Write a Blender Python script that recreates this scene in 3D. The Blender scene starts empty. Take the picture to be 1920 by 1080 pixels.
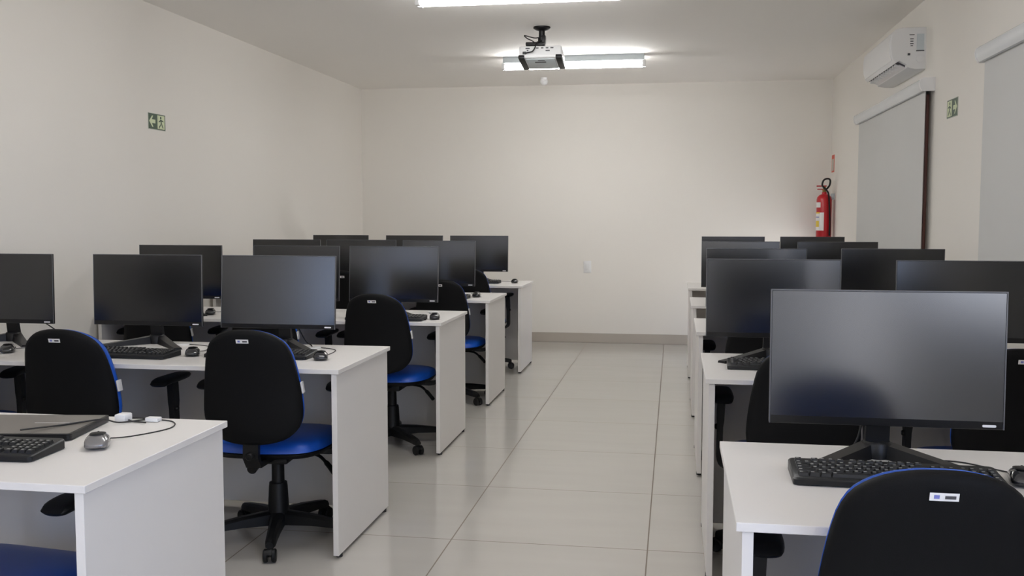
import bpy, bmesh, math, random
from mathutils import Vector, Matrix
random.seed(7)
S = bpy.context.scene
COL = S.collection
PI = math.pi
R = math.radians

# ------------------------------------------------------------------ materials
def mat(name, col, rough=.5, metal=0., spec=.5, ior=None, noise=0., nscale=8., bump=0., bscale=200., emit=None, estr=0., coat=0.):
    m = bpy.data.materials.new(name); m.use_nodes = True
    nt = m.node_tree; b = nt.nodes['Principled BSDF']
    b.inputs['Base Color'].default_value = (*col, 1)
    b.inputs['Roughness'].default_value = rough
    b.inputs['Metallic'].default_value = metal
    b.inputs['Specular IOR Level'].default_value = spec
    if ior: b.inputs['IOR'].default_value = ior
    if coat: b.inputs['Coat Weight'].default_value = coat
    if emit:
        b.inputs['Emission Color'].default_value = (*emit, 1); b.inputs['Emission Strength'].default_value = estr
    tc = nt.nodes.new('ShaderNodeTexCoord')
    if noise:
        n = nt.nodes.new('ShaderNodeTexNoise'); n.inputs['Scale'].default_value = nscale; n.inputs['Detail'].default_value = 4
        nt.links.new(tc.outputs['Object'], n.inputs['Vector'])
        mx = nt.nodes.new('ShaderNodeMix'); mx.data_type = 'RGBA'
        nt.links.new(n.outputs['Fac'], mx.inputs['Factor'])
        mx.inputs['A'].default_value = (*[c*(1-noise) for c in col], 1); mx.inputs['B'].default_value = (*[min(1, c*(1+noise)) for c in col], 1)
        nt.links.new(mx.outputs['Result'], b.inputs['Base Color'])
    if bump:
        n2 = nt.nodes.new('ShaderNodeTexNoise'); n2.inputs['Scale'].default_value = bscale; n2.inputs['Detail'].default_value = 3
        nt.links.new(tc.outputs['Object'], n2.inputs['Vector'])
        bp = nt.nodes.new('ShaderNodeBump'); bp.inputs['Strength'].default_value = bump; bp.inputs['Distance'].default_value = .002
        nt.links.new(n2.outputs['Fac'], bp.inputs['Height']); nt.links.new(bp.outputs['Normal'], b.inputs['Normal'])
    return m

def srgb(r, g, b):
    return tuple((c/255/12.92 if c/255 <= .04045 else ((c/255+.055)/1.055)**2.4) for c in (r, g, b))

M = {}
M['wall'] = mat('painted_wall', srgb(231, 227, 220), .75, noise=.012, nscale=1.5, bump=.15, bscale=160)
M['ceil'] = mat('painted_ceiling', srgb(242, 239, 234), .8, noise=.012, nscale=1.2, bump=.2, bscale=60)
M['desk'] = mat('white_melamine', srgb(219, 216, 213), .38, noise=.008, nscale=5, bump=.04, bscale=500)
M['foot'] = mat('dark_rubber', srgb(40, 40, 42), .7, noise=.1)
M['shell'] = mat('black_textured_plastic', srgb(12, 12, 13), .65, spec=.15, noise=.06, nscale=40, bump=.25, bscale=900)
M['plastic'] = mat('black_smooth_plastic', srgb(14, 14, 15), .45, spec=.3, noise=.05, nscale=30)
M['blue'] = mat('blue_vinyl', srgb(18, 78, 176), .36, noise=.05, nscale=20, bump=.2, bscale=700)
M['bezel'] = mat('monitor_black', srgb(18, 18, 20), .4, spec=.35, noise=.03, nscale=20)
M['rim'] = mat('monitor_rim', srgb(84, 84, 88), .35, noise=.03, nscale=20)
M['screen'] = mat('dark_screen', srgb(9, 9, 11), .20, ior=1.7, noise=.02, nscale=3)
M['badge'] = mat('silver_badge', srgb(225, 225, 228), .3, noise=.02)
M['kb'] = mat('keyboard_black', srgb(19, 20, 22), .45, spec=.35, noise=.05, nscale=30)
M['key'] = mat('keycap_black', srgb(23, 24, 26), .42, spec=.35, noise=.05, nscale=30)
M['legend'] = mat('key_legend', srgb(170, 170, 168), .5, noise=.02)
M['mouse'] = mat('glossy_black', srgb(30, 31, 34), .14, noise=.04, nscale=20, coat=.5)
M['mousegrey'] = mat('mouse_grey', srgb(120, 118, 118), .18, metal=.3, noise=.04, nscale=20, coat=.4)
M['cable'] = mat('cable_black', srgb(28, 28, 30), .5, noise=.04)
M['cablegrey'] = mat('cable_grey', srgb(150, 148, 145), .45, noise=.04)
M['whiteplastic'] = mat('white_plastic', srgb(228, 228, 228), .35, noise=.01)
M['acwhite'] = mat('ac_white', srgb(222, 222, 222), .3, noise=.01)
M['label'] = mat('paper_label', srgb(232, 230, 228), .5, noise=.02, nscale=30)
M['ink'] = mat('dark_ink', srgb(70, 70, 74), .6, noise=.05)
M['inkblue'] = mat('blue_ink', srgb(120, 125, 190), .6, noise=.05)
M['lapgrey'] = mat('laptop_grey', srgb(118, 113, 107), .3, metal=.35, noise=.02, nscale=10)
M['steel'] = mat('lamp_body', srgb(196, 204, 207), .4, noise=.01)
M['tube'] = mat('lamp_tube', (1, 1, 1), .4, emit=(1.0, .992, .985), estr=56.0)
M['blind'] = mat('grey_blind_fabric', srgb(204, 204, 202), .8, noise=.015, nscale=3, bump=.2, bscale=900)
M['cassette'] = mat('blind_cassette', srgb(216, 219, 221), .22, noise=.01)
M['frame'] = mat('dark_window_frame', srgb(140, 98, 92), .5, noise=.06)
M['green'] = mat('sign_green', srgb(44, 70, 48), .45, noise=.04, nscale=30)
M['pale'] = mat('sign_pale', srgb(205, 214, 176), .45, noise=.03, nscale=30)
M['signborder'] = mat('sign_border', srgb(190, 192, 180), .5, noise=.02)
M['red'] = mat('extinguisher_red', srgb(176, 18, 30), .3, noise=.04, nscale=12)
M['redsign'] = mat('sign_red', srgb(214, 96, 78), .5, noise=.05)
M['yellow'] = mat('label_yellow', srgb(225, 196, 70), .5, noise=.03)
M['brass'] = mat('brass', srgb(150, 120, 70), .35, metal=.8, noise=.05)
M['socle'] = mat('skirting_tile', srgb(176, 168, 158), .3, noise=.06, nscale=3)

def floor_mat(tx, ty, T):
    m = bpy.data.materials.new('porcelain_floor'); m.use_nodes = True
    nt = m.node_tree; N = nt.nodes; L = nt.links; b = N['Principled BSDF']
    g = N.new('ShaderNodeNewGeometry'); sp = N.new('ShaderNodeSeparateXYZ'); L.new(g.outputs['Position'], sp.inputs[0])
    def mth(op, a, bb=None, c=None):
        n = N.new('ShaderNodeMath'); n.operation = op
        for i, v in enumerate((a, bb, c)):
            if v is None: continue
            if isinstance(v, (int, float)): n.inputs[i].default_value = v
            else: L.new(v, n.inputs[i])
        return n.outputs[0]
    u = mth('DIVIDE', mth('SUBTRACT', sp.outputs['X'], tx), T); v = mth('DIVIDE', mth('SUBTRACT', sp.outputs['Y'], ty), T)
    def line(w):
        f = mth('FRACT', w); d = mth('MINIMUM', f, mth('SUBTRACT', 1.0, f)); return mth('LESS_THAN', d, .0026/T)
    gr = mth('MAXIMUM', line(u), line(v))
    cm = N.new('ShaderNodeCombineXYZ'); L.new(mth('FLOOR', u), cm.inputs[0]); L.new(mth('FLOOR', v), cm.inputs[1])
    wn = N.new('ShaderNodeTexWhiteNoise'); L.new(cm.outputs[0], wn.inputs['Vector'])
    # cloudy veining, different on every tile
    ad = N.new('ShaderNodeVectorMath'); ad.operation = 'ADD'; L.new(g.outputs['Position'], ad.inputs[0])
    sc = N.new('ShaderNodeVectorMath'); sc.operation = 'SCALE'; L.new(wn.outputs['Color'], sc.inputs[0]); sc.inputs['Scale'].default_value = 20
    L.new(sc.outputs[0], ad.inputs[1])
    mp = N.new('ShaderNodeMapping'); L.new(ad.outputs[0], mp.inputs[0]); mp.inputs['Scale'].default_value = (.7, 4, 1)
    nz = N.new('ShaderNodeTexNoise'); nz.inputs['Scale'].default_value = 2.2; nz.inputs['Detail'].default_value = 5; L.new(mp.outputs[0], nz.inputs['Vector'])
    k = mth('ADD', mth('MULTIPLY', nz.outputs['Fac'], .10), mth('MULTIPLY', wn.outputs['Value'], .035))
    k = mth('ADD', k, .90)
    base = N.new('ShaderNodeVectorMath'); base.operation = 'SCALE'; base.inputs[0].default_value = srgb(184, 180, 174); L.new(k, base.inputs['Scale'])
    mx = N.new('ShaderNodeMix'); mx.data_type = 'RGBA'; L.new(gr, mx.inputs['Factor']); L.new(base.outputs[0], mx.inputs['A']); mx.inputs['B'].default_value = (*srgb(104, 92, 80), 1)
    L.new(mx.outputs['Result'], b.inputs['Base Color'])
    L.new(mth('ADD', mth('MULTIPLY', gr, .5), .13), b.inputs['Roughness'])
    b.inputs['IOR'].default_value = 1.55
    bp = N.new('ShaderNodeBump'); bp.inputs['Distance'].default_value = .001; bp.inputs['Strength'].default_value = .6
    L.new(mth('SUBTRACT', 1.0, gr), bp.inputs['Height']); L.new(bp.outputs['Normal'], b.inputs['Normal'])
    return m
M['floor'] = floor_mat(-.8889, 3.8594, .8)

# ------------------------------------------------------------------ mesh builder
class MB:
    def __init__(s): s.bm = bmesh.new()
    def _new(s, verts0):
        return [v for v in s.bm.verts if v not in verts0]
    def box(s, x0, y0, z0, x1, y1, z1, mi=0, bev=0., seg=2, mtx=None):
        r = bmesh.ops.create_cube(s.bm, size=1.0)
        vs = r['verts']
        for v in vs:
            v.co = Vector((x0+(v.co.x+.5)*(x1-x0), y0+(v.co.y+.5)*(y1-y0), z0+(v.co.z+.5)*(z1-z0)))
        fs = set(f for v in vs for f in v.link_faces)
        for f in fs: f.material_index = mi
        if bev:
            es = list(set(e for v in vs for e in v.link_edges))
            rr = bmesh.ops.bevel(s.bm, geom=es, offset=bev, segments=seg, affect='EDGES', profile=.5)
            vs = list(set(rr['verts']) | set(v for f in rr['faces'] for v in f.verts))
            for f in rr['faces']: f.material_index = mi
            al = set()
            st = list(vs)
            while st:
                v = st.pop()
                if v in al: continue
                al.add(v); st += [e.other_vert(v) for e in v.link_edges]
            vs = list(al)
        if mtx:
            for v in vs: v.co = mtx @ v.co
        return vs
    def ring(s, pts): return [s.bm.verts.new(p) for p in pts]
    def bridge(s, a, b, mi=0):
        n = len(a)
        for i in range(n):
            f = s.bm.faces.new((a[i], a[(i+1) % n], b[(i+1) % n], b[i])); f.material_index = mi
    def cap(s, a, mi=0, flip=False):
        f = s.bm.faces.new(a[::-1] if flip else a); f.material_index = mi; return f
    def loft(s, rings, mi=0, caps=True):
        rs = [s.ring(r) for r in rings]
        for a, b in zip(rs, rs[1:]): s.bridge(a, b, mi)
        if caps: s.cap(rs[0], mi, True); s.cap(rs[-1], mi)
        return rs
    def lathe(s, prof, n=24, mtx=None, mi=0):      # prof: (r, z) from bottom to top
        mtx = mtx or Matrix()
        rings = [[mtx @ Vector((r*math.cos(2*PI*i/n), r*math.sin(2*PI*i/n), z)) for i in range(n)] for r, z in prof]
        return s.loft(rings, mi)
    def tube(s, pts, r, n=8, mi=0):
        pts = [Vector(p) for p in pts]; rings = []
        up = Vector((0, 0, 1))
        t0 = (pts[1]-pts[0]).normalized()
        nrm = t0.cross(up)
        if nrm.length < .01: nrm = t0.cross(Vector((1, 0, 0)))
        nrm.normalize()
        for i, p in enumerate(pts):
            t = (pts[min(i+1, len(pts)-1)]-pts[max(i-1, 0)]).normalized()
            nrm = (nrm - t*nrm.dot(t)).normalized(); bn = t.cross(nrm)
            rr = r[i] if isinstance(r, (list, tuple)) else r
            rings.append([p + rr*(math.cos(2*PI*k/n)*nrm + math.sin(2*PI*k/n)*bn) for k in range(n)])
        s.loft(rings, mi)
    def inflate(s, outline, tf, tb, fn, p=4., n=7, mi=0):   # closed pillow over a 2-D outline; fn(u,v,d)->xyz
        cu = sum(o[0] for o in outline)/len(outline); cv = sum(o[1] for o in outline)/len(outline)
        def rings(T, sg):
            out = []
            for k in range(1, n+1):
                a = k/n; sc = 1-(a**1.7)*.97 if k < n else .03
                d = T*(1-sc**p)**(1/p)*sg
                out.append([fn(cu+(u-cu)*sc, cv+(v-cv)*sc, d) for u, v in outline])
            return out
        e = s.ring([fn(u, v, 0) for u, v in outline])
        for T, sg in ((tf, 1), (tb, -1)):
            prev = e
            for rr in rings(T, sg):
                cur = s.ring(rr)
                s.bridge(prev, cur, mi) if sg > 0 else s.bridge(cur, prev, mi)
                prev = cur
            s.cap(prev, mi, sg < 0)
    def prism(s, pts, z0, z1, fn=None, mi=0):
        fn = fn or (lambda x, y, z: (x, y, z))
        a = s.ring([fn(x, y, z0) for x, y in pts]); b = s.ring([fn(x, y, z1) for x, y in pts])
        s.bridge(a, b, mi); s.cap(a, mi, True); s.cap(b, mi)
    def build(s, name, mats, parent=None, smooth=40, loc=None):
        bmesh.ops.recalc_face_normals(s.bm, faces=s.bm.faces[:])
        me = bpy.data.meshes.new(name); s.bm.to_mesh(me); s.bm.free()
        for m in (mats if isinstance(mats, (list, tuple)) else [mats]): me.materials.append(m)
        if smooth:
            for p in me.polygons: p.use_smooth = True
            me.set_sharp_from_angle(angle=R(smooth))
        o = bpy.data.objects.new(name, me); COL.objects.link(o)
        if parent: o.parent = parent
        if loc: o.location = loc
        return o

def chaikin(pts, it=2):
    for _ in range(it):
        q = []
        for i in range(len(pts)):
            a, b = pts[i], pts[(i+1) % len(pts)]
            q += [(a[0]*.75+b[0]*.25, a[1]*.75+b[1]*.25), (a[0]*.25+b[0]*.75, a[1]*.25+b[1]*.75)]
        pts = q
    return pts
def rrect(w, h, r, n=6):
    out = []
    for cx, cy, a0 in ((w/2-r, h/2-r, 0), (-w/2+r, h/2-r, 90), (-w/2+r, -h/2+r, 180), (w/2-r, -h/2+r, 270)):
        for i in range(n+1):
            a = R(a0+90*i/n); out.append((cx+r*math.cos(a), cy+r*math.sin(a)))
    return out
def spline(pts, n=8):
    P = [Vector(p) for p in pts]; P = [P[0]*2-P[1]]+P+[P[-1]*2-P[-2]]; out = []
    for i in range(1, len(P)-2):
        for k in range(n):
            t = k/n; a, b, c, d = P[i-1:i+3]
            out.append(.5*((2*b)+(c-a)*t+(2*a-5*b+4*c-d)*t*t+(3*b-a-3*c+d)*t**3))
    out.append(P[-2]); return out

def tag(o, label, cat, group=None):
    o['label'] = label; o['category'] = cat
    if group: o['group'] = group
    return o
def thing(name, label, cat, loc=(0, 0, 0), rz=0., group=None):
    o = bpy.data.objects.new(name, None); o.empty_display_size = .1; COL.objects.link(o)
    o.location = loc; o.rotation_euler = (0, 0, rz)
    return tag(o, label, cat, group)
def dup(root, loc, rz, label):
    def cp(o, par):
        c = o.copy(); COL.objects.link(c); c.parent = par
        for ch in list(o.children): cp(ch, c)
        return c
    r = cp(root, None); r.location = loc; r.rotation_euler = (0, 0, rz); r['label'] = label
    return r
def struct(o): o['kind'] = 'structure'; return o

# ------------------------------------------------------------------ the room
XL, XR, YB, YF, CH = -3.340, 1.544, 10.273, -5.0, 2.690
W = .15
b = MB(); b.box(XL-W, YF-W, -.1, XR+W, YB+W, 0); struct(b.build('floor', M['floor'], smooth=0))
b = MB(); b.box(XL-W, YF-W, CH, XR+W, YB+W, CH+.1); struct(b.build('ceiling', M['ceil'], smooth=0))
a, c, z0, z1 = (-2.5, -.75, .95, 2.1)
b = MB(); b.box(XL-W, YF-W, 0, XL, a, CH); b.box(XL-W, a, 0, XL, c, z0); b.box(XL-W, a, z1, XL, c, CH); b.box(XL-W, c, 0, XL, YB+W, CH)
struct(b.build('wall_left', M['wall'], smooth=0))
b = MB(); b.box(XL, YB, 0, XR, YB+W, CH); struct(b.build('wall_back', M['wall'], smooth=0))
b = MB(); b.box(XL, YF-W, 0, XR, YF, CH); struct(b.build('wall_front', M['wall'], smooth=0))
# right wall with a door opening and a window opening behind the camera, plus an unseen low opening added far back to brighten the floor there
OPEN = [(-4.9, -3.0, 0, 2.2), (-2.2, .8, .95, 2.1), (9.35, 10.15, .12, .72)]
OPEN_L = [(-2.5, -.75, .95, 2.1)]
b = MB(); y = YF
for a, c, z0, z1 in OPEN:
    b.box(XR, y, 0, XR+W, a, CH)
    if z0 > 0: b.box(XR, a, 0, XR+W, c, z0)
    b.box(XR, a, z1, XR+W, c, CH); y = c
b.box(XR, y, 0, XR+W, YB+W, CH)
struct(b.build('wall_right', M['wall'], smooth=0))
bb = .10
b = MB(); b.box(XL, YB-.012, 0, XR, YB, bb, bev=.002)
struct(b.build('baseboard_back', M['socle'], smooth=0))
b = MB(); b.box(XL, YF, 0, XL+.012, YB-.012, bb, bev=.002)
struct(b.build('baseboard_left', M['socle'], smooth=0))
b = MB(); b.box(XR-.012, -3.05, 0, XR, YB-.012, bb, bev=.002)
struct(b.build('baseboard_right', M['socle'], smooth=0))

# ------------------------------------------------------------------ ceiling lights
def ceiling_light(cx, cy, label):
    t = thing('ceiling_light', label, 'light', (cx, cy, CH), 0, 'tube ceiling lights')
    b = MB()
    hw = .60
    prof = [(-.052, 0), (-.054, -.052), (-.048, -.056), (.048, -.056), (.054, -.052), (.052, 0)]
    b.loft([[(-hw, y, z) for y, z in prof], [(hw, y, z) for y, z in prof]])
    b.build('housing', M['steel'], t, 30)
    for sy in (-.033, .033):
        b = MB(); mt = Matrix.Translation((0, sy, -.084)) @ Matrix.Rotation(PI/2, 4, 'Y')
        b.lathe([(.0165, -.585), (.0175, -.583), (.0175, .583), (.0165, .585)], 16, mt)
        b.build('tube', M['tube'], t)
        for sx in (-1, 1):
            b = MB(); b.box(sx*.598-.014, sy-.016, -.106, sx*.598+.014, sy+.016, -.05, bev=.003)
            b.build('lamp_holder', M['whiteplastic'], t)
    return t
ceiling_light(-.93, 5.83, 'lit double tube light on the ceiling in front of the projector')
ceiling_light(-.865, 8.45, 'lit double tube light on the ceiling between projector and back wall')
ceiling_light(-.93, 3.25, 'lit double tube light on the ceiling above the viewer, out of the picture')

# ------------------------------------------------------------------ desks
HD, DD, TT = .744, .69, .018
def desk(x0, x1, y0, label, grommets=()):
    t = thing('computer_desk', label, 'desk', ((x0+x1)/2, y0+DD/2, 0), 0, 'white computer desks')
    cx, cy = (x0+x1)/2, y0+DD/2
    hw, hd = (x1-x0)/2, DD/2
    b = MB(); b.box(-hw, -hd, HD-TT, hw, hd, HD, bev=.0012, seg=1); b.build('desktop', M['desk'], t, 30)
    for sx in (-1, 1):
        b = MB(); xo = sx*(hw-.012); xi = sx*(hw-.012-.022)
        b.box(min(xo, xi), -hd+.012, .014, max(xo, xi), hd-.008, HD-TT, bev=.001, seg=1); p = b.build('side_panel', M['desk'], t, 30)
        for sy in (-1, 1):
            b = MB(); b.lathe([(.013, 0), (.013, .014)], 14, Matrix.Translation(((xo+xi)/2, sy*(hd-.05), 0))); b.build('foot', M['foot'], p)
    b = MB(); b.box(-hw+.034, hd-.09, .03, hw-.034, hd-.072, HD-TT, bev=.001, seg=1); b.build('modesty_panel', M['desk'], t, 30)
    for gx, gy in grommets:
        b = MB(); b.lathe([(.034, 0), (.034, .003), (.03, .005), (.004, .005)], 24, Matrix.Translation((gx-cx, gy-cy, HD))); b.build('grommet', M['whiteplastic'], t)
    return t
XA, XB = -3.322, -1.253
LY = [1.909, 3.540, 5.210, 6.657, 8.100]
RY = [1.881, 3.560, 5.014, 6.497, 8.076]
ORD = ['nearest', 'second', 'third', 'fourth', 'farthest']
LROW = ['nearest desk left of the aisle', 'second desk left of the aisle', 'third desk left of the aisle', 'fourth desk left of the aisle', 'farthest desk left of the aisle']
RROW = [s.replace('left', 'right') for s in LROW]
for i, y in enumerate(LY):
    desk(XA, XB, y, ['white desk holding the closed laptop, nearest on the left of the aisle',
        'long white desk second from the camera on the left of the aisle', 'long white desk third from the camera on the left of the aisle',
        'long white desk fourth from the camera on the left of the aisle', 'long white desk farthest back on the left of the aisle'][i],
        [[], [(-1.572, 4.12), (-2.2, 4.13)], [(-1.45, 5.8)], [], []][i])
for i, y in enumerate(RY):
    x0 = [.124, .119, .118, .118, .118][i]
    desk(x0, 1.530, y, ['white desk nearest the camera on the right of the aisle, under the large screen',
        'white desk second from the camera on the right of the aisle', 'white desk third from the camera on the right of the aisle',
        'white desk fourth from the camera on the right of the aisle', 'white desk farthest back on the right of the aisle'][i],
        [[(.443, 2.50)], [], [], [], []][i])

# ------------------------------------------------------------------ office chair
def make_chair(label):
    t = thing('office_chair', label, 'chair', (0, 0, 0), 0, 'blue and black office chairs')
    # backrest outline, half widths from the bottom up
    prof = [(.445, .018), (.452, .085), (.468, .135), (.492, .165), (.52, .186), (.56, .196), (.62, .194), (.69, .186), (.76, .175), (.81, .163), (.845, .145), (.868, .118), (.884, .085), (.893, .045), (.895, .018)]
    ol = [(w, z) for z, w in prof] + [(-w, z) for z, w in reversed(prof)]
    ol = chaikin(ol, 1)
    def fn(u, v, d):
        h = v-.445
        y = -.300 - h*math.tan(R(7)) + .9*u*u + .022*math.sin(PI*h/.45)
        return (u, y+d, v)
    b = MB(); b.inflate(ol, .018, .030, fn, p=3.6, n=8); sh = b.build('backrest', M['shell'], t, 60)
    b = MB(); b.inflate([(u*.985, .67+(v-.67)*.988) for u, v in ol], .048, .010, lambda u, v, d: fn(u, v, d+.020), p=3.0, n=8)
    b.build('back_cushion', M['blue'], sh, 60)
    b = MB()      # white inventory label near the top of the shell, with a grey bar and a small blue mark
    def lab(u0, u1, v0, v1, dd, mi):
        n = 4; vs = [[b.bm.verts.new(fn(u0+(u1-u0)*i/n, v, dd)) for i in range(n+1)] for v in (v0, v1)]
        for i in range(n): b.bm.faces.new((vs[0][i], vs[0][i+1], vs[1][i+1], vs[1][i])).material_index = mi
    def labd(v): return -.0315
    lab(-.024, .024, .845, .860, -.0305, 0); lab(.001, .019, .849, .855, -.0312, 1); lab(-.017, -.008, .849, .856, -.0312, 2)
    b.build('inventory_label', [M['label'], M['ink'], M['inkblue']], sh, 30)
    b = MB()      # white tag folded over the right edge of the cushion
    ed = [fn(.1925, z, dd) for z in (.635, .685) for dd in (.004, .058)]
    b.box(-.004, .008, -.022, .0022, .045, .022, bev=.001, mtx=Matrix.Translation((.1895, ed[0][1]-.004, .663)) @ Matrix.Rotation(R(-9), 4, 'Y') @ Matrix.Rotation(R(6), 4, 'Z')); b.build('edge_tag', M['label'], sh, 40)
    # bracket from the mechanism up the back
    b = MB()
    path = [(-.288, .50), (-.296, .46), (-.300, .41), (-.275, .376), (-.06, .368)]
    rings = []
    for i, (y, z) in enumerate(path):
        w = .030; a = path[max(i-1, 0)]; c = path[min(i+1, len(path)-1)]
        tx, tz = c[0]-a[0], c[1]-a[1]; l = math.hypot(tx, tz); ny, nz = tz/l, -tx/l; th = .012
        rings.append([(-w, y+ny*th, z+nz*th), (w, y+ny*th, z+nz*th), (w, y-ny*th, z-nz*th), (-w, y-ny*th, z-nz*th)])
    b.loft(rings); br = b.build('back_bracket', M['plastic'], t, 30)
    b = MB(); b.lathe([(.016, 0), (.016, .02), (.011, .026)], 16, Matrix.Translation((0, -.302, .418)) @ Matrix.Rotation(PI/2, 4, 'X')); b.build('adjusting_knob', M['plastic'], br)
    # seat
    so = chaikin([(-.10, -.225), (.10, -.225), (.19, -.205), (.235, -.12), (.245, .02), (.235, .14), (.19, .215), (.10, .235), (-.10, .235), (-.19, .215), (-.235, .14), (-.245, .02), (-.235, -.12), (-.19, -.205)], 2)
    def sf(u, v, d):
        return (u, v, .405 + d - (.03*((v-.1)/.13)**2 if v > .1 else 0) + .10*u*u)
    b = MB(); b.inflate(so, .052, .004, sf, p=3.2, n=8); se = b.build('seat', M['blue'], t, 60)
    b = MB(); b.inflate([(u*1.012, v*1.012) for u, v in so], .006, .028, lambda u, v, d: sf(u, v, d-.004), p=4, n=5); b.build('seat_shell', M['plastic'], se, 60)
    # mechanism, lever
    b = MB(); b.box(-.075, -.11, .335, .075, .11, .378, bev=.008); me = b.build('mechanism', M['plastic'], t)
    b = MB(); b.tube(spline([(.07, .02, .355), (.16, .01, .350), (.215, -.03, .325), (.262, -.075, .292)], 5), [.007]*10+[.011]*6, 10); b.build('lever', M['plastic'], me)
    b = MB(); b.lathe([(.016, 0), (.020, .006), (.020, .04), (.014, .046)], 14, Matrix.Translation((-.05, -.125, .335)) @ Matrix.Rotation(R(100), 4, 'X')); b.build('tension_knob', M['plastic'], me)
    # gas column
    b = MB(); b.lathe([(.046, .075), (.044, .10), (.038, .22), (.036, .235), (.026, .237), (.025, .345)], 24); b.build('gas_column', M['plastic'], t)
    # five legs with castors, each built along +x and turned about the hub
    Rl = .283
    b = MB(); rings = []
    for x, zt, hh, w in ((.02, .118, .055, .030), (.06, .116, .052, .028), (.15, .108, .042, .024), (.23, .096, .034, .021), (.278, .088, .030, .020), (.300, .080, .022, .015)):
        rings.append([(x, -w, zt-hh), (x, -w*.95, zt-.010), (x, -w*.5, zt), (x, w*.5, zt), (x, w*.95, zt-.010), (x, w, zt-hh)])
    b.loft(rings); lm = b.build('leg', M['plastic'], t, 40); me_leg = lm.data
    b = MB()
    for sy in (-1, 1):
        b.lathe([(.010, -.009), (.022, -.009), (.0265, -.005), (.0265, .005), (.022, .009), (.010, .009)], 20, Matrix.Translation((Rl+.012, sy*.016, .0268)) @ Matrix.Rotation(PI/2, 4, 'X'))
    b.box(Rl-.010, -.007, .020, Rl+.016, .007, .060, bev=.003)
    hood = [(Rl+.012+.030*math.cos(a), .0268+.030*math.sin(a)) for a in [R(20+i*20) for i in range(8)]]
    b.loft([[(x, y, z) for y in (-.010, .010)] + [(Rl+.012+(x-Rl-.012)*.82, y, .0268+(z-.0268)*.82) for y in (.010, -.010)] for x, z in hood])
    b.lathe([(.011, .055), (.009, .085)], 12, Matrix.Translation((Rl, 0, 0)))
    cm = b.build('caster', M['plastic'], lm, 40); me_cas = cm.data
    for k in range(5):
        if k == 0: l = lm
        else:
            l = bpy.data.objects.new('leg', me_leg); COL.objects.link(l); l.parent = t
            c = bpy.data.objects.new('caster', me_cas); COL.objects.link(c); c.parent = l
        l.rotation_euler = (0, 0, R(72*k))
    # armrests
    for sx in (-1, 1):
        b = MB()
        pth = [(.16*sx, .02, .368), (.23*sx, .03, .366), (.268*sx, .03, .385), (.272*sx, .03, .44), (.270*sx, .03, .55), (.266*sx, .03, .640)]
        pts = spline(pth, 4); rings = []
        for i, p in enumerate(pts):
            a = pts[max(i-1, 0)]; c = pts[min(i+1, len(pts)-1)]; tn = (c-a).normalized(); nn = Vector((-tn.z, 0, tn.x)); wy = .024; th = .011 if i < len(pts)-5 else .014
            rings.append([p+nn*th+Vector((0, -wy, 0)), p+nn*th+Vector((0, wy, 0)), p-nn*th+Vector((0, wy, 0)), p-nn*th+Vector((0, -wy, 0))])
        b.loft(rings); ar = b.build('armrest', M['plastic'], t, 35)
        b = MB(); b.lathe([(.008, -.004), (.011, 0), (.011, .012), (.008, .016)], 12, Matrix.Translation((sx*.275, .03, .52)) @ Matrix.Rotation(sx*PI/2, 4, 'Y')); b.build('arm_button', M['plastic'], ar)
        b = MB(); po = chaikin([(-.040, -.11), (-.02, -.125), (.02, -.125), (.040, -.11), (.042, 0), (.036, .11), (.02, .135), (-.02, .135), (-.036, .11), (-.042, 0)], 2)
        b.inflate(po, .014, .016, lambda u, v, d: (sx*.266+u, .02+v, .650+d-(.012*((-v-.05)/.075)**2 if v < -.05 else 0)), p=3, n=5); b.build('arm_pad', M['plastic'], ar, 60)
    return t
CH0 = make_chair('black and blue office chair tucked under the nearest desk left of the aisle')
def chair(first, x, y, rz, base, lift, label):
    c = first if first else dup(CH0, (x, y, 0), R(rz), label)
    c.location = (x, y, 0); c.rotation_euler = (0, 0, R(rz)); c['label'] = label
    k = 0
    for o in c.children:
        n = o.name.split('.')[0]
        if n == 'leg': o.rotation_euler = (0, 0, R(base-rz+72*k)); k += 1
        if n == 'backrest': o.location.z = lift
    return c
chairs = [
 (-1.672, LY[0]+.25, -7, -70, 0, 'office chair with blue seat tucked under the desk with the closed laptop'),
 (-3.10, LY[1]+.25, 14, -80, 0, 'office chair against the left wall, only blue seat seen at second desk left of aisle'),
 (-2.338, LY[1]+.22, 1, -60, 0, 'black-backed office chair behind the laptop, middle of second desk left of aisle'),
 (-1.598, LY[1]+.225, 4, -74, .012, 'office chair at aisle end of second desk left of aisle, whole blue seat visible'),
 (-2.955, LY[2]+.22, 11, -50, 0, 'office chair nearest the wall at the third desk left of the aisle'),
 (-2.26, LY[2]+.22, 1, -50, 0, 'office chair in the middle of the third desk left of the aisle'),
 (-1.60, LY[2]+.225, 0, -45, .016, 'office chair at the aisle end of the third desk left of the aisle'),
 (-2.275, LY[3]+.22, 0, -30, .055, 'office chair with raised back in the middle of fourth desk left of aisle'),
 (-1.58, LY[3]+.22, 0, -38, .004, 'office chair at the aisle end of the fourth desk left of the aisle'),
 (-1.68, LY[4]+.22, -3, -60, .004, 'office chair at the aisle end of the farthest desk left of the aisle'),
 (.460, RY[0]+.23, 0, -80, -.002, 'black office chair back in the right foreground with white label'),
 (.455, RY[1]+.22, 0, -60, -.012, 'office chair at aisle end of second desk right of aisle, behind the nearest screen'),
 (1.14, RY[1]+.22, 0, -66, 0, 'office chair by the window at the second desk right of the aisle'),
 (.45, RY[2]+.24, 0, -60, 0, 'office chair at the aisle end of the third desk right of the aisle'),
]
for i, c in enumerate(chairs):
    chair(CH0 if i == 0 else None, *c)

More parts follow.
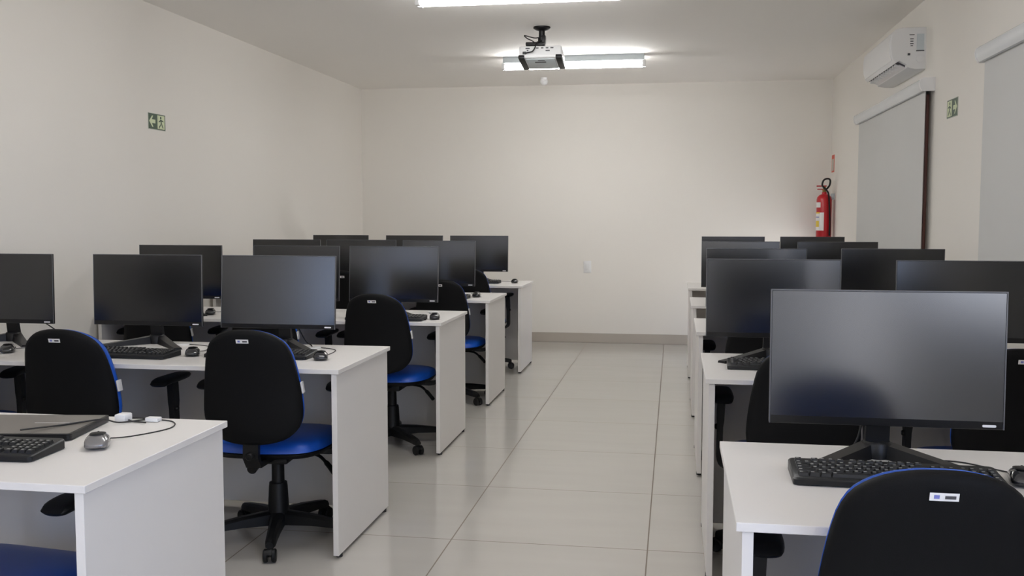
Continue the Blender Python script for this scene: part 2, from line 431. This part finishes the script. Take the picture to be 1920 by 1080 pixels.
# ------------------------------------------------------------------ monitors
MW, MH = .528, .320
def make_monitor(label):
    t = thing('computer_monitor', label, 'monitor', (0, 0, 0), 0, 'black computer monitors')
    z0 = .091; z1 = z0+MH; hw = MW/2
    b = MB(); b.box(-hw, 0, z0, hw, .012, z1, bev=.0025, mi=0)
    b.box(-hw+.035, .010, z0+.03, hw-.035, .034, z1-.05, bev=.008, mi=0)
    b.box(-.12, .03, z0+.03, .12, .048, z0+.2, bev=.006)
    hs = b.build('housing', M['bezel'], t)
    b = MB()     # thin lighter rim round the picture area
    for x0, x1, y0, y1 in ((-hw, -hw+.003, z0, z1), (hw-.003, hw, z0, z1), (-hw+.003, hw-.003, z1-.003, z1)):
        b.box(x0, -.0012, y0, x1, .002, y1, bev=.0004, seg=1)
    b.build('bezel_rim', M['rim'], hs)
    b = MB(); b.box(-hw+.004, -.0008, z0+.019, hw-.004, .004, z1-.004); b.build('screen', M['screen'], t, 0)
    b = MB(); b.prism(rrect(.030, .0055, .0025), 0, .0012, lambda x, y, z: (hw-.033+x, -z, z0+.0085+y)); b.build('logo_badge', M['badge'], t)
    # neck
    b = MB(); rings = []
    for z, y, w, d in ((.006, .085, .030, .012), (.03, .083, .028, .011), (.10, .072, .027, .010), (.17, .062, .026, .010), (.24, .056, .026, .010)):
        rings.append([(-w, y-d, z), (w, y-d, z), (w, y+d, z), (-w, y+d, z)])
    b.loft(rings); b.build('neck', M['bezel'], t, 30)
    # open V foot: two sloping arms that run forward from the neck
    b = MB()
    for sx in (-1, 1):
        rings = []
        for k in range(7):
            f = k/6; x = sx*(.0+.205*f); y = .095-.215*f; zt = .030*(1-f)**1.2+.009
            nx, ny = .72*sx, .69          # across the arm
            w = .024-.004*f
            rings.append([(x-nx*w, y-ny*w, 0), (x+nx*w, y+ny*w, 0), (x+nx*w*.8, y+ny*w*.8, zt), (x-nx*w*.8, y-ny*w*.8, zt)])
        b.loft(rings)
    b.lathe([(.034, 0), (.034, .034), (.030, .040)], 24, Matrix.Translation((0, .075, 0)))
    b.build('foot_stand', M['bezel'], t, 35)
    return t
MON0 = make_monitor('x')
mons = [ # x centre, y, rz, dz, label
 (-3.056, 4.06, 0, 'black monitor against the left wall, cut by picture edge, on second desk left of aisle'),
 (-2.339, 4.08, 0, 'black monitor in the middle of the second desk left of the aisle'),
 (-1.710, 4.06, 0, 'grey reflecting monitor at the aisle end of the second desk left of the aisle'),
 (-2.912, 5.46, 0, 'black monitor nearest the wall on the third desk left of the aisle'),
 (-2.176, 5.44, 0, 'monitor with its top showing, middle of the third desk left of the aisle'),
 (-1.588, 5.44, 0, 'monitor reflecting dark squares, aisle end of the third desk left of aisle'),
 (-2.835, 6.90, 0, 'monitor nearest the wall on the fourth desk left of the aisle'),
 (-2.260, 6.90, 0, 'monitor in the middle of the fourth desk left of the aisle'),
 (-1.640, 6.75, 0, 'monitor at the aisle end of the fourth desk left of the aisle'),
 (-3.010, 8.60, 0, 'monitor nearest the wall on the farthest desk left of the aisle'),
 (-2.310, 8.58, 0, 'monitor in the middle of the farthest desk left of the aisle'),
 (-1.715, 8.58, 0, 'monitor at the aisle end of the farthest desk left of the aisle'),
 (-3.05, 2.42, 0, 'black monitor out of view in the corner by the left wall, nearest desk'),
 (1.20, 2.40, 0, 'black monitor out of view at the right wall end of the nearest right desk'),
 (.4935, 2.39, 0, 'large monitor in the right foreground with bluish reflection and white logo'),
 (.398, 4.08, 0, 'black monitor at aisle end of second desk right of aisle'),
 (1.133, 4.06, 0, 'monitor with pale left half at picture edge, second desk right of aisle'),
 (.440, 5.44, 0, 'monitor at the aisle end of the third desk right of the aisle'),
 (1.155, 5.50, 0, 'black monitor by the blinds on the third desk right of the aisle'),
 (.455, 6.95, 0, 'monitor at the aisle end of the fourth desk right of the aisle'),
 (1.100, 6.95, 0, 'monitor by the blinds on the fourth desk right of the aisle'),
 (.500, 8.60, 0, 'monitor at the aisle end of the farthest desk right of the aisle'),
 (1.160, 8.64, 0, 'monitor below the fire extinguisher on the farthest desk right of the aisle'),
]
TILT = {0: 1.0, 1: 1.2, 2: 4.6, 3: 1.0, 5: 4.4, 8: 4.4, 11: 3.0, 12: 1, 13: 1, 14: 1.0, 15: .4, 16: 3.0, 17: .5, 18: .5, 19: 2.5, 20: 1.5, 21: .5, 22: 1}
for i, (x, y, rz, lb) in enumerate(mons):
    m = MON0 if i == 0 else dup(MON0, (x, y, HD), R(rz), lb)
    m.location = (x, y, HD); m.rotation_euler = (0, 0, R(rz)); m['label'] = lb
    tilt = TILT.get(i, 3.5); zc = .091+MH/2
    for c in m.children:
        if c.name.split('.')[0] in ('screen', 'housing', 'logo_badge'):
            c.matrix_basis = Matrix.Translation((0, .01, zc)) @ Matrix.Rotation(R(-tilt), 4, 'X') @ Matrix.Translation((0, -.01, -zc))

# ------------------------------------------------------------------ keyboards
def make_keyboard():
    t = thing('keyboard', 'x', 'keyboard', (0, 0, 0), 0, 'black keyboards')
    w, d = .445, .150
    zt = lambda y: .016+.010*(y+d/2)/d
    b = MB(); ol = rrect(w, d, .012)
    a = b.ring([(x, y, 0.002) for x, y in ol]); c = b.ring([(x, y, zt(y)-.003) for x, y in ol]); e = b.ring([(x*.988, y*.965, zt(y)) for x, y in ol])
    b.bridge(a, c); b.bridge(c, e); b.cap(a, 0, True); b.cap(e)
    b.build('case', M['kb'], t, 40)
    b = MB(); P = .0188
    def key(x, y, kw, kd=P):
        g = .0016; z = zt(y)
        lo = [(x+g/2, y+g/2), (x+kw-g/2, y+g/2), (x+kw-g/2, y+kd-g/2), (x+g/2, y+kd-g/2)]
        cx, cy = x+kw/2, y+kd/2
        A = b.ring([(p, q, zt(q)-.001) for p, q in lo]); B = b.ring([(cx+(p-cx)*(1-.005/kw), cy+(q-cy)*.76+.001, zt(q)+.007) for p, q in lo])
        b.bridge(A, B); b.cap(B)
        # legend
        lw = min(kw*.35, .007)
        q = [(x+.004, cy-.001), (x+.004+lw, cy-.001), (x+.004+lw, cy+.0035), (x+.004, cy+.0035)]
        b.cap(b.ring([(p, r, zt(r)+.0073) for p, r in q]), 1)
    x0 = -w/2+.012
    rows = [[1.25, 1.25, 1.25, 6.25, 1.25, 1.25, 1.25, 1.25], [2.25]+[1]*10+[2.75], [1.75]+[1]*11+[2.25], [1.5]+[1]*12+[1.5], [1]*13+[2]]
    for r, ws in enumerate(rows):
        x = x0; y = -d/2+.018+r*P
        for k in ws: key(x, y, k*P); x += k*P
    yf = -d/2+.018+5*P+.006
    x = x0; key(x, yf, P, P*.8); x += 1.9*P
    for gk in range(3):
        for k in range(4): key(x, yf, P, P*.8); x += P
        x += .45*P
    xn = x0+15*P+.006
    for r, cs in ((0, (0, 1, 2)), (1, (1,)), (3, (0, 1, 2)), (4, (0, 1, 2))):
        for cc in cs: key(xn+cc*P, -d/2+.018+r*P, P)
    xm = xn+3*P+.006
    for r in range(5):
        for cc in range(4): key(xm+cc*P*.98, -d/2+.018+r*P, P*.98)
    b.build('keys', [M['key'], M['legend']], t, 30)
    return t
KB0 = make_keyboard()
kbs = [
 (-1.722, 2.135, 2.5, 'black keyboard in front of the closed laptop'),
 (-2.262, 3.75, -2, 'black keyboard beside the mouse, middle of second desk left of aisle'),
 (-1.690, 3.83, 0, 'black keyboard touching its mouse, aisle end of second desk left of aisle'),
 (-1.600, 5.42, 0, 'black keyboard at the aisle end of the third desk left of the aisle'),
 (-1.655, 6.96, 0, 'black keyboard at the aisle end of the fourth desk left of the aisle'),
 (-1.715, 8.40, 0, 'black keyboard at the aisle end of the farthest desk left of the aisle'),
 (.487, 2.235, -1.5, 'black keyboard on the nearest desk right of the aisle, before the large screen'),
 (.432, 3.86, -2, 'black keyboard at the aisle end of the second desk right of aisle'),
]
kbs[3] = (-1.60, 5.33, 0, kbs[3][3]); kbs[4] = (-1.655, 6.79, 0, kbs[4][3])
for i, (x, y, rz, lb) in enumerate(kbs):
    k = KB0 if i == 0 else dup(KB0, (x, y, HD), R(rz), lb)
    k.location = (x, y, HD); k.rotation_euler = (0, 0, R(rz)); k['label'] = lb

# ------------------------------------------------------------------ mice
def mouse(x, y, rz, label, cable, body='mouse'):
    t = thing('computer_mouse', label, 'mouse', (x, y, HD), R(rz), 'computer mice')
    b = MB(); ol = chaikin([(-.024, -.052), (.024, -.052), (.031, -.025), (.029, .01), (.028, .04), (.018, .054), (-.018, .054), (-.028, .04), (-.029, .01), (-.031, -.025)], 2)
    def fn(u, v, d): return (u, v, .010 + d*(1-.35*((v+.012)/.055)**2 if v > -.012 else 1-.25*((v+.012)/.04)**2))
    b.inflate(ol, .027, .009, fn, p=2.4, n=8); bo = b.build('body', M[body], t, 70)
    b = MB(); b.inflate([(u*.62, .012+v*.72) for u, v in ol], .0012, .002, lambda u, v, d: (u, v, fn(u, v, .027*(1-(abs(u)/.04)**2.4)**.5)[2]+.0004+d-.15*max(0, v-.03)), p=3, n=4); b.build('button_cover', M['plastic'], bo, 60)
    b = MB(); b.lathe([(.006, -.003), (.0075, 0), (.006, .003)], 14, Matrix.Translation((0, .022, .029)) @ Matrix.Rotation(PI/2, 4, 'Y')); b.build('scroll_wheel', M['foot'], t)
    c, s = math.cos(-R(rz)), math.sin(-R(rz))
    pts = [(0, .05, .010)] + [((px-x)*c-(py-y)*s, (px-x)*s+(py-y)*c, pz) for px, py, pz in cable]
    b = MB(); b.tube(spline(pts, 6), .0018, 6); b.build('cord', M['cable'], t)
    return t
z_ = .0022
mouse(-1.434, 2.245, 26, 'grey and black mouse beside the closed laptop', [(-1.412, 2.36, z_), (-1.36, 2.47, z_), (-1.40, 2.555, z_), (-1.50, 2.575, z_)], 'mousegrey')
mouse(-2.815, 3.77, 28, 'black mouse at the picture edge, under the monitor by the left wall', [(-2.84, 3.88, z_), (-2.78, 4.0, z_), (-2.86, 4.15, z_)])
mouse(-1.985, 3.81, 22, 'black mouse between two chair backs on second desk left of aisle', [(-2.0, 3.95, z_), (-2.05, 4.08, z_), (-2.18, 4.135, z_)])
mouse(-1.415, 3.79, 18, 'black mouse touching its keyboard, aisle end of second desk left of aisle', [(-1.43, 3.93, z_), (-1.45, 4.06, z_), (-1.55, 4.13, z_)])
mouse(-2.715, 5.44, 20, 'black mouse between two monitors on the third desk left of aisle', [(-2.72, 5.6, z_), (-2.75, 5.75, z_)])
mouse(-1.335, 5.40, 12, 'black mouse at the aisle end of the third desk left of the aisle', [(-1.36, 5.55, z_), (-1.45, 5.72, z_)])
mouse(-1.405, 6.95, 0, 'black mouse at the aisle end of the fourth desk left of the aisle', [(-1.42, 7.1, z_), (-1.5, 7.22, z_)])
mouse(-1.372, 8.47, 0, 'black mouse at the aisle end of the farthest desk left of the aisle', [(-1.40, 8.6, z_), (-1.50, 8.65, z_), (-1.6, 8.62, z_)])
mouse(.760, 2.262, -10, 'glossy black mouse at the right edge beside the nearest keyboard', [(.75, 2.36, z_), (.68, 2.43, z_), (.60, 2.45, z_), (.54, 2.52, z_), (.47, 2.51, z_)])

# ------------------------------------------------------------------ laptop, leads
t = thing('laptop', 'closed grey laptop with black rim on the nearest desk left of aisle', 'laptop', (-1.736, 2.384, HD), R(9))
b = MB(); b.prism(rrect(.36, .25, .012), .003, .0135); b.build('base', M['bezel'], t)
b = MB(); b.prism(rrect(.36, .25, .012), .0138, .0185); ld = b.build('lid', M['bezel'], t)
b = MB(); b.prism(rrect(.345, .235, .008), .0185, .0193); b.build('lid_cover', M['lapgrey'], ld)
b = MB(); b.box(.02, .012, .0193, .115, .0145, .0197); b.build('white_line', M['label'], ld, 0)  # thin white line across part of the lid
for sx in (-1, 1):
    for sy in (-1, 1):
        b = MB(); b.lathe([(.008, 0), (.008, .0035)], 10, Matrix.Translation((sx*.16, sy*.11, 0))); b.build('rubber_foot', M['foot'], t)
t = thing('power_lead', 'black lead with white plugs lying on the laptop corner', 'cable', (-1.56, 2.52, HD))
b = MB(); b.tube(spline([(-.115, -.24, .027), (-.06, -.14, .0215), (.0, -.06, .0215), (.03, -.02, .006), (.07, .03, .004), (.10, .05, .004), (.06, .055, .004), (.02, .045, .004), (.05, .012, .004), (.10, .0, .004)], 7), .0024, 6); b.build('cord', M['cable'], t)
b = MB(); b.box(.0, .005, .001, .034, .045, .022, bev=.004); b.build('plug', M['whiteplastic'], t)
b = MB(); b.box(.085, .02, .001, .125, .045, .013, bev=.003); b.build('connector', M['whiteplastic'], t)
def lead(label, pts, r=.003, m='cable'):
    b = MB(); o = b.tube(spline(pts, 7), r, 6) or b.build('monitor_lead', M[m]); return tag(o, label, 'cable', 'monitor leads')
lead('black lead behind the large monitor on the nearest desk right of aisle', [(.465, 2.462, HD+.14), (.455, 2.485, HD+.05), (.443, 2.50, HD+.004), (.445, 2.505, HD-.05)])
lead('black lead from grommet at the aisle end of second desk left of aisle', [(-1.66, 4.125, HD+.12), (-1.62, 4.145, HD+.03), (-1.585, 4.13, HD+.008), (-1.572, 4.12, HD-.03)])
lead('thin dark lead drooping by the wall monitor on second desk left of aisle', [(-2.97, 4.115, HD+.14), (-2.90, 4.14, HD+.09), (-2.82, 4.16, HD+.03), (-2.76, 4.15, HD+.004), (-2.68, 4.12, HD+.003)])

# ------------------------------------------------------------------ projector
t = thing('projector', 'white projector hanging upside down from a black ceiling mount', 'projector', (-.960, 7.14, CH))
b = MB(); b.lathe([(.020, -.028), (.045, -.022), (.062, -.010), (.062, 0)], 28); b.build('ceiling_plate', M['plastic'], t)
b = MB(); b.lathe([(.022, -.115), (.022, -.02)], 18); b.lathe([(.028, -.10), (.028, -.075)], 18); b.build('mount_pole', M['plastic'], t)
b = MB(); b.box(-.115, -.03, -.135, .025, .03, -.108, bev=.006); b.box(.0, -.028, -.118, .028, .028, -.06, bev=.005)
b.box(-.095, -.012, -.15, -.075, .10, -.13, bev=.003); b.box(.0, -.012, -.15, .02, .10, -.13, bev=.003); b.build('mount_bracket', M['plastic'], t)
b = MB(); zt, zb = -.146, -.235
b.box(-.153, -.09, zb, .153, .16, zt, bev=.012, seg=3); pb = b.build('body', M['acwhite'], t)
b = MB(); b.box(-.105, -.07, zb-.006, .105, .14, zb+.004, bev=.003); b.build('top_cover', M['steel'], pb)
b = MB(); b.box(-.045, -.02, zb-.0068, .035, .0, zb-.0055); b.box(-.02, -.05, zb-.0068, .03, -.04, zb-.0055); b.build('logo_lettering', M['ink'], pb, 0)
for sx in (-1, 1):
    b = MB(); b.box(min(sx*.112, sx*.156), -.094, zb-.004, max(sx*.112, sx*.156), .163, zb+.022, bev=.004)
    for k in range(5): b.box(min(sx*.115, sx*.1575), -.08+k*.035, zb+.004, max(sx*.115, sx*.1575), -.066+k*.035, zb+.018)
    b.build('side_vent', M['plastic'], pb)
b = MB()
for k, (x, w, z) in enumerate(((-.09, .03, zt-.02), (-.02, .018, zt-.018), (.015, .018, zt-.018), (.05, .018, zt-.018), (.085, .022, zt-.018), (.055, .03, zt-.038), (-.09, .012, zt-.035))):
    b.box(x-w/2, -.092, z-.004, x+w/2, -.089, z+.004)
b.build('ports', M['ink'], pb, 0)
b = MB(); b.lathe([(.030, 0), (.034, .004), (.034, .02), (.026, .022)], 24, Matrix.Translation((.07, .158, -.19)) @ Matrix.Rotation(-PI/2, 4, 'X')); b.build('lens', M['plastic'], pb)
b = MB(); b.tube(spline([(.0, -.03, -.10), (-.03, -.06, -.12), (-.035, -.105, -.16), (-.05, -.125, -.19), (-.085, -.12, -.198), (-.11, -.10, -.20)], 7), .0045, 7)
b.box(-.125, -.108, -.208, -.098, -.088, -.188, bev=.003)
b.tube(spline([(.0, -.022, -.075), (-.04, -.05, -.085), (-.08, -.04, -.075), (-.125, -.02, -.06), (-.10, -.035, -.085), (-.07, -.04, -.10), (-.05, -.03, -.112)], 7), .004, 7)
b.build('cord', M['cable'], t)
for o in pb.children: o.data.transform(Matrix.Translation((0, -.09, zt)) @ Matrix.Rotation(R(-10), 4, 'X') @ Matrix.Translation((0, .09, -zt)))
pb.data.transform(Matrix.Translation((0, -.09, zt)) @ Matrix.Rotation(R(-10), 4, 'X') @ Matrix.Translation((0, .09, -zt)))
# small round sensor
t = thing('ceiling_sensor', 'small round white sensor on the ceiling near the back wall', 'sensor', (-1.285, 9.72, CH))
b = MB(); b.lathe([(.030, -.012), (.034, -.008), (.034, 0)], 24); b.build('base', M['whiteplastic'], t)
b = MB(); b.lathe([(.006, -.072), (.024, -.067), (.036, -.052), (.040, -.035), (.036, -.018), (.026, -.008)], 24); b.build('dome', M['whiteplastic'], t)

# ------------------------------------------------------------------ air conditioner
AY0, AY1 = 6.58, 7.50
t = thing('air_conditioner', 'white split air conditioner on the right wall above the blind', 'air conditioner', (XR, (AY0+AY1)/2, 2.25))
hl = (AY1-AY0)/2
prof = [(0, .262), (-.14, .262), (-.18, .252), (-.205, .225), (-.212, .17), (-.208, .10), (-.195, .06), (-.180, .040), (-.160, .055), (-.115, .030), (-.11, .012), (-.06, .0), (0, .0)]
b = MB(); b.loft([[(x*f, y, .13+(z-.13)*f) for x, z in prof] for y, f in ((-hl, .975), (-hl+.008, 1), (hl-.008, 1), (hl, .975))]); bo = b.build('body', M['acwhite'], t, 32)
b = MB(); fp = [(-.2075, .222), (-.2145, .17), (-.2105, .10), (-.199, .062)]
b.loft([[(x, y, z) for x, z in fp] + [(x+.006, y, z) for x, z in reversed(fp)] for y in (-hl+.025, hl-.025)]); b.build('front_panel', M['acwhite'], t, 32)
b = MB(); b.loft([[(-.186, y, .052), (-.116, y, .022), (-.112, y, .030), (-.180, y, .060)] for y in (-hl+.03, hl-.03)]); b.build('outlet', M['ink'], t, 0)
for k in range(12):
    y = -hl+.07+k*(2*hl-.14)/11; b = MB(); b.box(-.170, y-.012, .026, -.128, y+.012, .046); b.build('vane', M['acwhite'], t, 0)
b = MB(); b.loft([[(-.150, y, .033), (-.100, y, .010), (-.098, y, .014), (-.148, y, .038)] for y in (-hl+.035, hl-.035)]); b.build('louver', M['acwhite'], t, 30)
b = MB(); b.box(-.055, -hl-.003, .12, -.012, -hl+.004, .22); b.build('vent_grille', M['steel'], bo, 0)
b = MB()
for z, w in ((.215, .03), (.19, .02), (.175, .018), (.16, .02), (.147, .014)): b.box(-.085-w/2, -hl-.002, z-.0025, -.085+w/2, -hl+.004, z+.0025)
b.box(-.108, -hl-.002, .088, -.092, -hl+.004, .102); b.box(-.058, -hl-.004, .113, -.010, -hl+.004, .118)
b.build('printed_marks', M['ink'], bo, 0)
b = MB(); b.lathe([(.024, 0), (.024, .004), (.018, .005)], 24, Matrix.Translation((-.032, -hl+.001, .066)) @ Matrix.Rotation(PI/2, 4, 'X')); b.build('side_cap', M['acwhite'], bo)

# ------------------------------------------------------------------ roller blinds over the windows
def blind(y0, y1, zt, zb, label):
    t = thing('roller_blind', label, 'blind', (XR, (y0+y1)/2, zt), 0, 'grey roller blinds')
    hl = (y1-y0)/2
    pf = [(0, .0), (-.065, .0), (-.082, -.012), (-.088, -.035), (-.082, -.062), (-.070, -.078), (-.052, -.078), (-.052, -.066), (0, -.066)]
    b = MB(); b.loft([[(x, y, z) for x, z in pf] for y in (-hl, hl)]); cs = b.build('cassette', M['cassette'], t, 40)
    for sy in (-1, 1):
        b = MB(); b.loft([[(x*1.03, sy*hl+dy, -.039+(z+.039)*1.05) for x, z in [(0, 0), (-.065, 0), (-.082, -.012), (-.088, -.035), (-.082, -.062), (-.07, -.078), (0, -.078)]] for dy in (-.006, .006)]); b.build('end_cap', M['whiteplastic'], cs, 30)
    b = MB(); b.box(-.047, -hl+.02, zb-zt, -.0455, hl-.02, -.06); b.build('fabric', M['blind'], t, 0)
    b = MB(); b.box(-.053, -hl+.02, zb-zt-.028, -.040, hl-.02, zb-zt+.002, bev=.004); b.build('bottom_bar', M['cassette'], t)
    b = MB(); b.tube([(-.05, -hl+.008, -.07), (-.05, -hl+.008, zb-zt+.25)], .0022, 6); b.build('pull_chain', M['cablegrey'], t)
    return t
blind(6.33, 8.55, 2.165, .86, 'grey roller blind under the air conditioner')
blind(3.05, 5.22, 2.165, .86, 'grey roller blind at the right picture edge')
def winframe(name, y0, y1):
    b = MB(); z0, z1 = .80, 2.08
    for a in ((y0, z0, y0+.05, z1), (y1-.05, z0, y1, z1), (y0+.05, z0, y1-.05, z0+.05), (y0+.05, z1-.05, y1-.05, z1), ((y0+y1)/2-.03, z0+.05, (y0+y1)/2+.03, z1-.05)):
        b.box(XR-.018, a[0], a[1], XR, a[2], a[3], bev=.003)
    o = struct(b.build(name, M['frame']))
    b = MB(); b.box(XR-.008, y0+.04, z0+.04, XR-.002, y1-.04, z1-.04); p = b.build('pane', M['screen'], None, 0); p.parent = o
winframe('window_1', 6.45, 8.45)
winframe('window_2', 3.14, 5.13)

# ------------------------------------------------------------------ signs
def exit_sign(loc, side, label):
    # local (u right in view, v up), normal towards the room
    t = thing('exit_sign', label, 'sign', loc, 0, 'green exit signs')
    fn = (lambda u, v, d: (d, u, v)) if side == 'L' else (lambda u, v, d: (-d, -u, v))
    fl = -1 if side == 'L' else 1        # arrow half: left in view on the left wall, right in view on the right wall
    w, h = .215, .105
    def slab(u0, v0, u1, v1, d0, d1, mb): mb.prism([(u0, v0), (u1, v0), (u1, v1), (u0, v1)], d0, d1, fn)
    b = MB(); slab(-w/2, -h/2, w/2, h/2, 0, .003, b); bp = b.build('plate', M['signborder'], t, 0)
    b = MB(); slab(-w/2+.003, -h/2+.003, w/2-.003, h/2-.003, .003, .0036, b); b.build('green_field', M['green'], bp, 0)
    b = MB(); A = [(-.046, 0), (-.010, .036), (.004, .036), (-.014, .012), (.030, .012), (.030, -.012), (-.014, -.012), (.004, -.036), (-.010, -.036)]
    b.prism([(fl*(.052-u*1.0) if fl > 0 else -.052+u, v) for u, v in A], .0036, .0042, fn); b.build('arrow', M['pale'], bp, 0)
    b = MB(); c = -fl*.050; slab(c-.045, -.044, c+.045, .044, .0036, .0042, b); b.build('pale_door', M['pale'], bp, 0)
    b = MB(); s = fl
    b.prism([(c+.004*s+.009*math.cos(2*PI*k/14), .029+.009*math.sin(2*PI*k/14)) for k in range(14)], .0042, .0047, fn)
    for seg in ([(-.004, .018), (.010, .018), (.004, -.010), (-.010, -.010)], [(.008, .017), (.030, .004), (.027, -.002), (.006, .008)], [(-.004, .017), (-.030, .010), (-.030, .004), (-.005, .007)],
                [(-.002, -.008), (.006, -.010), (.024, -.026), (.016, -.032)], [(.018, -.028), (.026, -.028), (.030, -.040), (.022, -.040)], [(-.010, -.008), (-.002, -.012), (-.020, -.038), (-.028, -.034)]):
        b.prism([(c+s*u, v) for u, v in seg], .0042, .0047, fn)
    b.build('running_figure', M['green'], bp, 0)
    return t
exit_sign((XL, 5.995, 1.940), 'L', 'green exit sign with arrow pointing left on the left wall')
exit_sign((XR, 5.925, 1.938), 'R', 'green exit sign with arrow pointing right between the two blinds')
t = thing('extinguisher_sign', 'small red sign on the wall above the fire extinguisher', 'sign', (XR, 10.14, 1.848))
b = MB(); b.box(-.003, -.075, -.085, 0, .075, .085); pl = b.build('plate', M['redsign'], t, 0)
b = MB(); b.box(-.0035, -.06, -.07, -.003, .06, .045); b.build('pictogram_field', M['signborder'], pl, 0)

# wall plate
t = thing('wall_plate', 'blank white cover plate on the back wall above the baseboard', 'outlet plate', (-.892, YB, .798))
b = MB(); b.box(-.040, -.008, -.062, .040, 0, .062, bev=.004); pl = b.build('cover', M['whiteplastic'], t)
b = MB(); b.box(-.020, -.0095, -.035, .020, -.007, .035, bev=.001); b.build('insert', M['acwhite'], t)

# ------------------------------------------------------------------ fire extinguisher
t = thing('fire_extinguisher', 'red fire extinguisher hanging on the wall in the right back corner', 'fire extinguisher', (XR-.095, 10.02, .99))
b = MB(); b.lathe([(.060, 0), (.070, .008), (.072, .02), (.072, .50), (.066, .525), (.045, .548), (.024, .556), (.022, .575)], 32); cy = b.build('cylinder', M['red'], t, 50)
b = MB(); b.lathe([(.017, .575), (.020, .58), (.020, .605), (.014, .612), (.014, .63)], 16); va = b.build('valve', M['brass'], t)
b = MB(); b.box(-.075, -.010, .628, .02, .010, .640, bev=.003, mtx=Matrix.Translation((0, 0, .0)) @ Matrix.Rotation(R(-0), 4, 'Y')); b.box(-.068, -.009, .598, .0, .009, .608, bev=.003); b.build('squeeze_handle', M['red'], va)
b = MB(); b.tube(spline([(.016, 0, .60), (.045, -.01, .64), (.050, -.015, .69), (.025, -.02, .705), (-.012, -.025, .69), (-.026, -.035, .64), (.0, -.072, .60), (.03, -.082, .54), (.045, -.078, .30), (.045, -.078, .15)], 7), .009, 8); b.build('hose', M['plastic'], t)
def patch(a0, a1, z0, z1, m, nm, par, r=.0727):
    b = MB(); n = 10; vs = [[b.bm.verts.new((r*math.cos(R(a0+(a1-a0)*i/n)), r*math.sin(R(a0+(a1-a0)*i/n)), z)) for i in range(n+1)] for z in (z0, z1)]
    for i in range(n): b.bm.faces.new((vs[0][i], vs[0][i+1], vs[1][i+1], vs[1][i]))
    return b.build(nm, M[m], par)
lb = patch(165, 262, .20, .375, 'label', 'instruction_label', cy)
patch(170, 225, .235, .295, 'yellow', 'yellow_panel', cy, .0731); patch(168, 230, .365, .378, 'yellow', 'yellow_strip', cy, .0731); patch(175, 225, .325, .335, 'inkblue', 'printed_line', cy, .0731)
patch(165, 235, .425, .475, 'label', 'seal_label', cy)
b = MB(); b.box(.06, -.02, .50, .095, .02, .56, bev=.004); b.build('wall_bracket', M['steel'], t)

# ------------------------------------------------------------------ daylight and lamps
w = bpy.data.worlds.new('daylight'); S.world = w; w.use_nodes = True
bg = w.node_tree.nodes['Background']; bg.inputs['Strength'].default_value = 1.0
# pale sky above the horizon, sunlit paving below it
wt = w.node_tree; wc = wt.nodes.new('ShaderNodeTexCoord'); ws = wt.nodes.new('ShaderNodeSeparateXYZ'); wt.links.new(wc.outputs['Generated'], ws.inputs[0])
wr = wt.nodes.new('ShaderNodeMapRange'); wr.inputs['From Min'].default_value = -.03; wr.inputs['From Max'].default_value = .03; wt.links.new(ws.outputs['Z'], wr.inputs['Value'])
wm = wt.nodes.new('ShaderNodeMix'); wm.data_type = 'RGBA'; wt.links.new(wr.outputs['Result'], wm.inputs['Factor'])
wm.inputs['A'].default_value = (10.6, 10.6, 11.0, 1); wm.inputs['B'].default_value = (3.0, 4.0, 6.2, 1)
wt.links.new(wm.outputs['Result'], bg.inputs['Color'])
for i, (a, c, z0, z1) in enumerate(OPEN+OPEN_L):
    l = bpy.data.lights.new('daylight_portal', 'AREA'); l.shape = 'RECTANGLE'; l.size = z1-z0; l.size_y = c-a
    l.cycles.is_portal = True
    o = bpy.data.objects.new('daylight_portal', l); COL.objects.link(o); sd = -1 if i >= len(OPEN) else 1
    o.location = (XR+.10 if sd > 0 else XL-.10, (a+c)/2, (z0+z1)/2); o.rotation_euler = (0, sd*PI/2, 0)

# ------------------------------------------------------------------ camera
f, yaw, pit, rol, H = 1838.35, .1635, .0730, .0005, 1.3272
cd = bpy.data.cameras.new('camera'); cam = bpy.data.objects.new('camera', cd); COL.objects.link(cam)
cd.sensor_width = 36; cd.lens = f/1920*36; cd.clip_start = .05
fw = Vector((-math.sin(yaw)*math.cos(pit), math.cos(yaw)*math.cos(pit), -math.sin(pit)))
rt = Vector((math.cos(yaw), math.sin(yaw), 0)); up = rt.cross(fw)
r2 = rt*math.cos(rol)+up*math.sin(rol); u2 = -rt*math.sin(rol)+up*math.cos(rol)
cam.matrix_world = Matrix(((r2.x, u2.x, -fw.x, 0), (r2.y, u2.y, -fw.y, 0), (r2.z, u2.z, -fw.z, H), (0, 0, 0, 1)))
S.camera = cam
S.view_settings.view_transform = 'Standard'; S.view_settings.look = 'None'; S.view_settings.gamma = 1
S.view_settings.use_curve_mapping = False
S.view_settings.exposure = 0.0
S.cycles.use_denoising = True
S.cycles.max_bounces = 10; S.cycles.diffuse_bounces = 6; S.cycles.glossy_bounces = 4
S.cycles.caustics_reflective = False; S.cycles.caustics_refractive = False
S.cycles.sample_clamp_indirect = 6
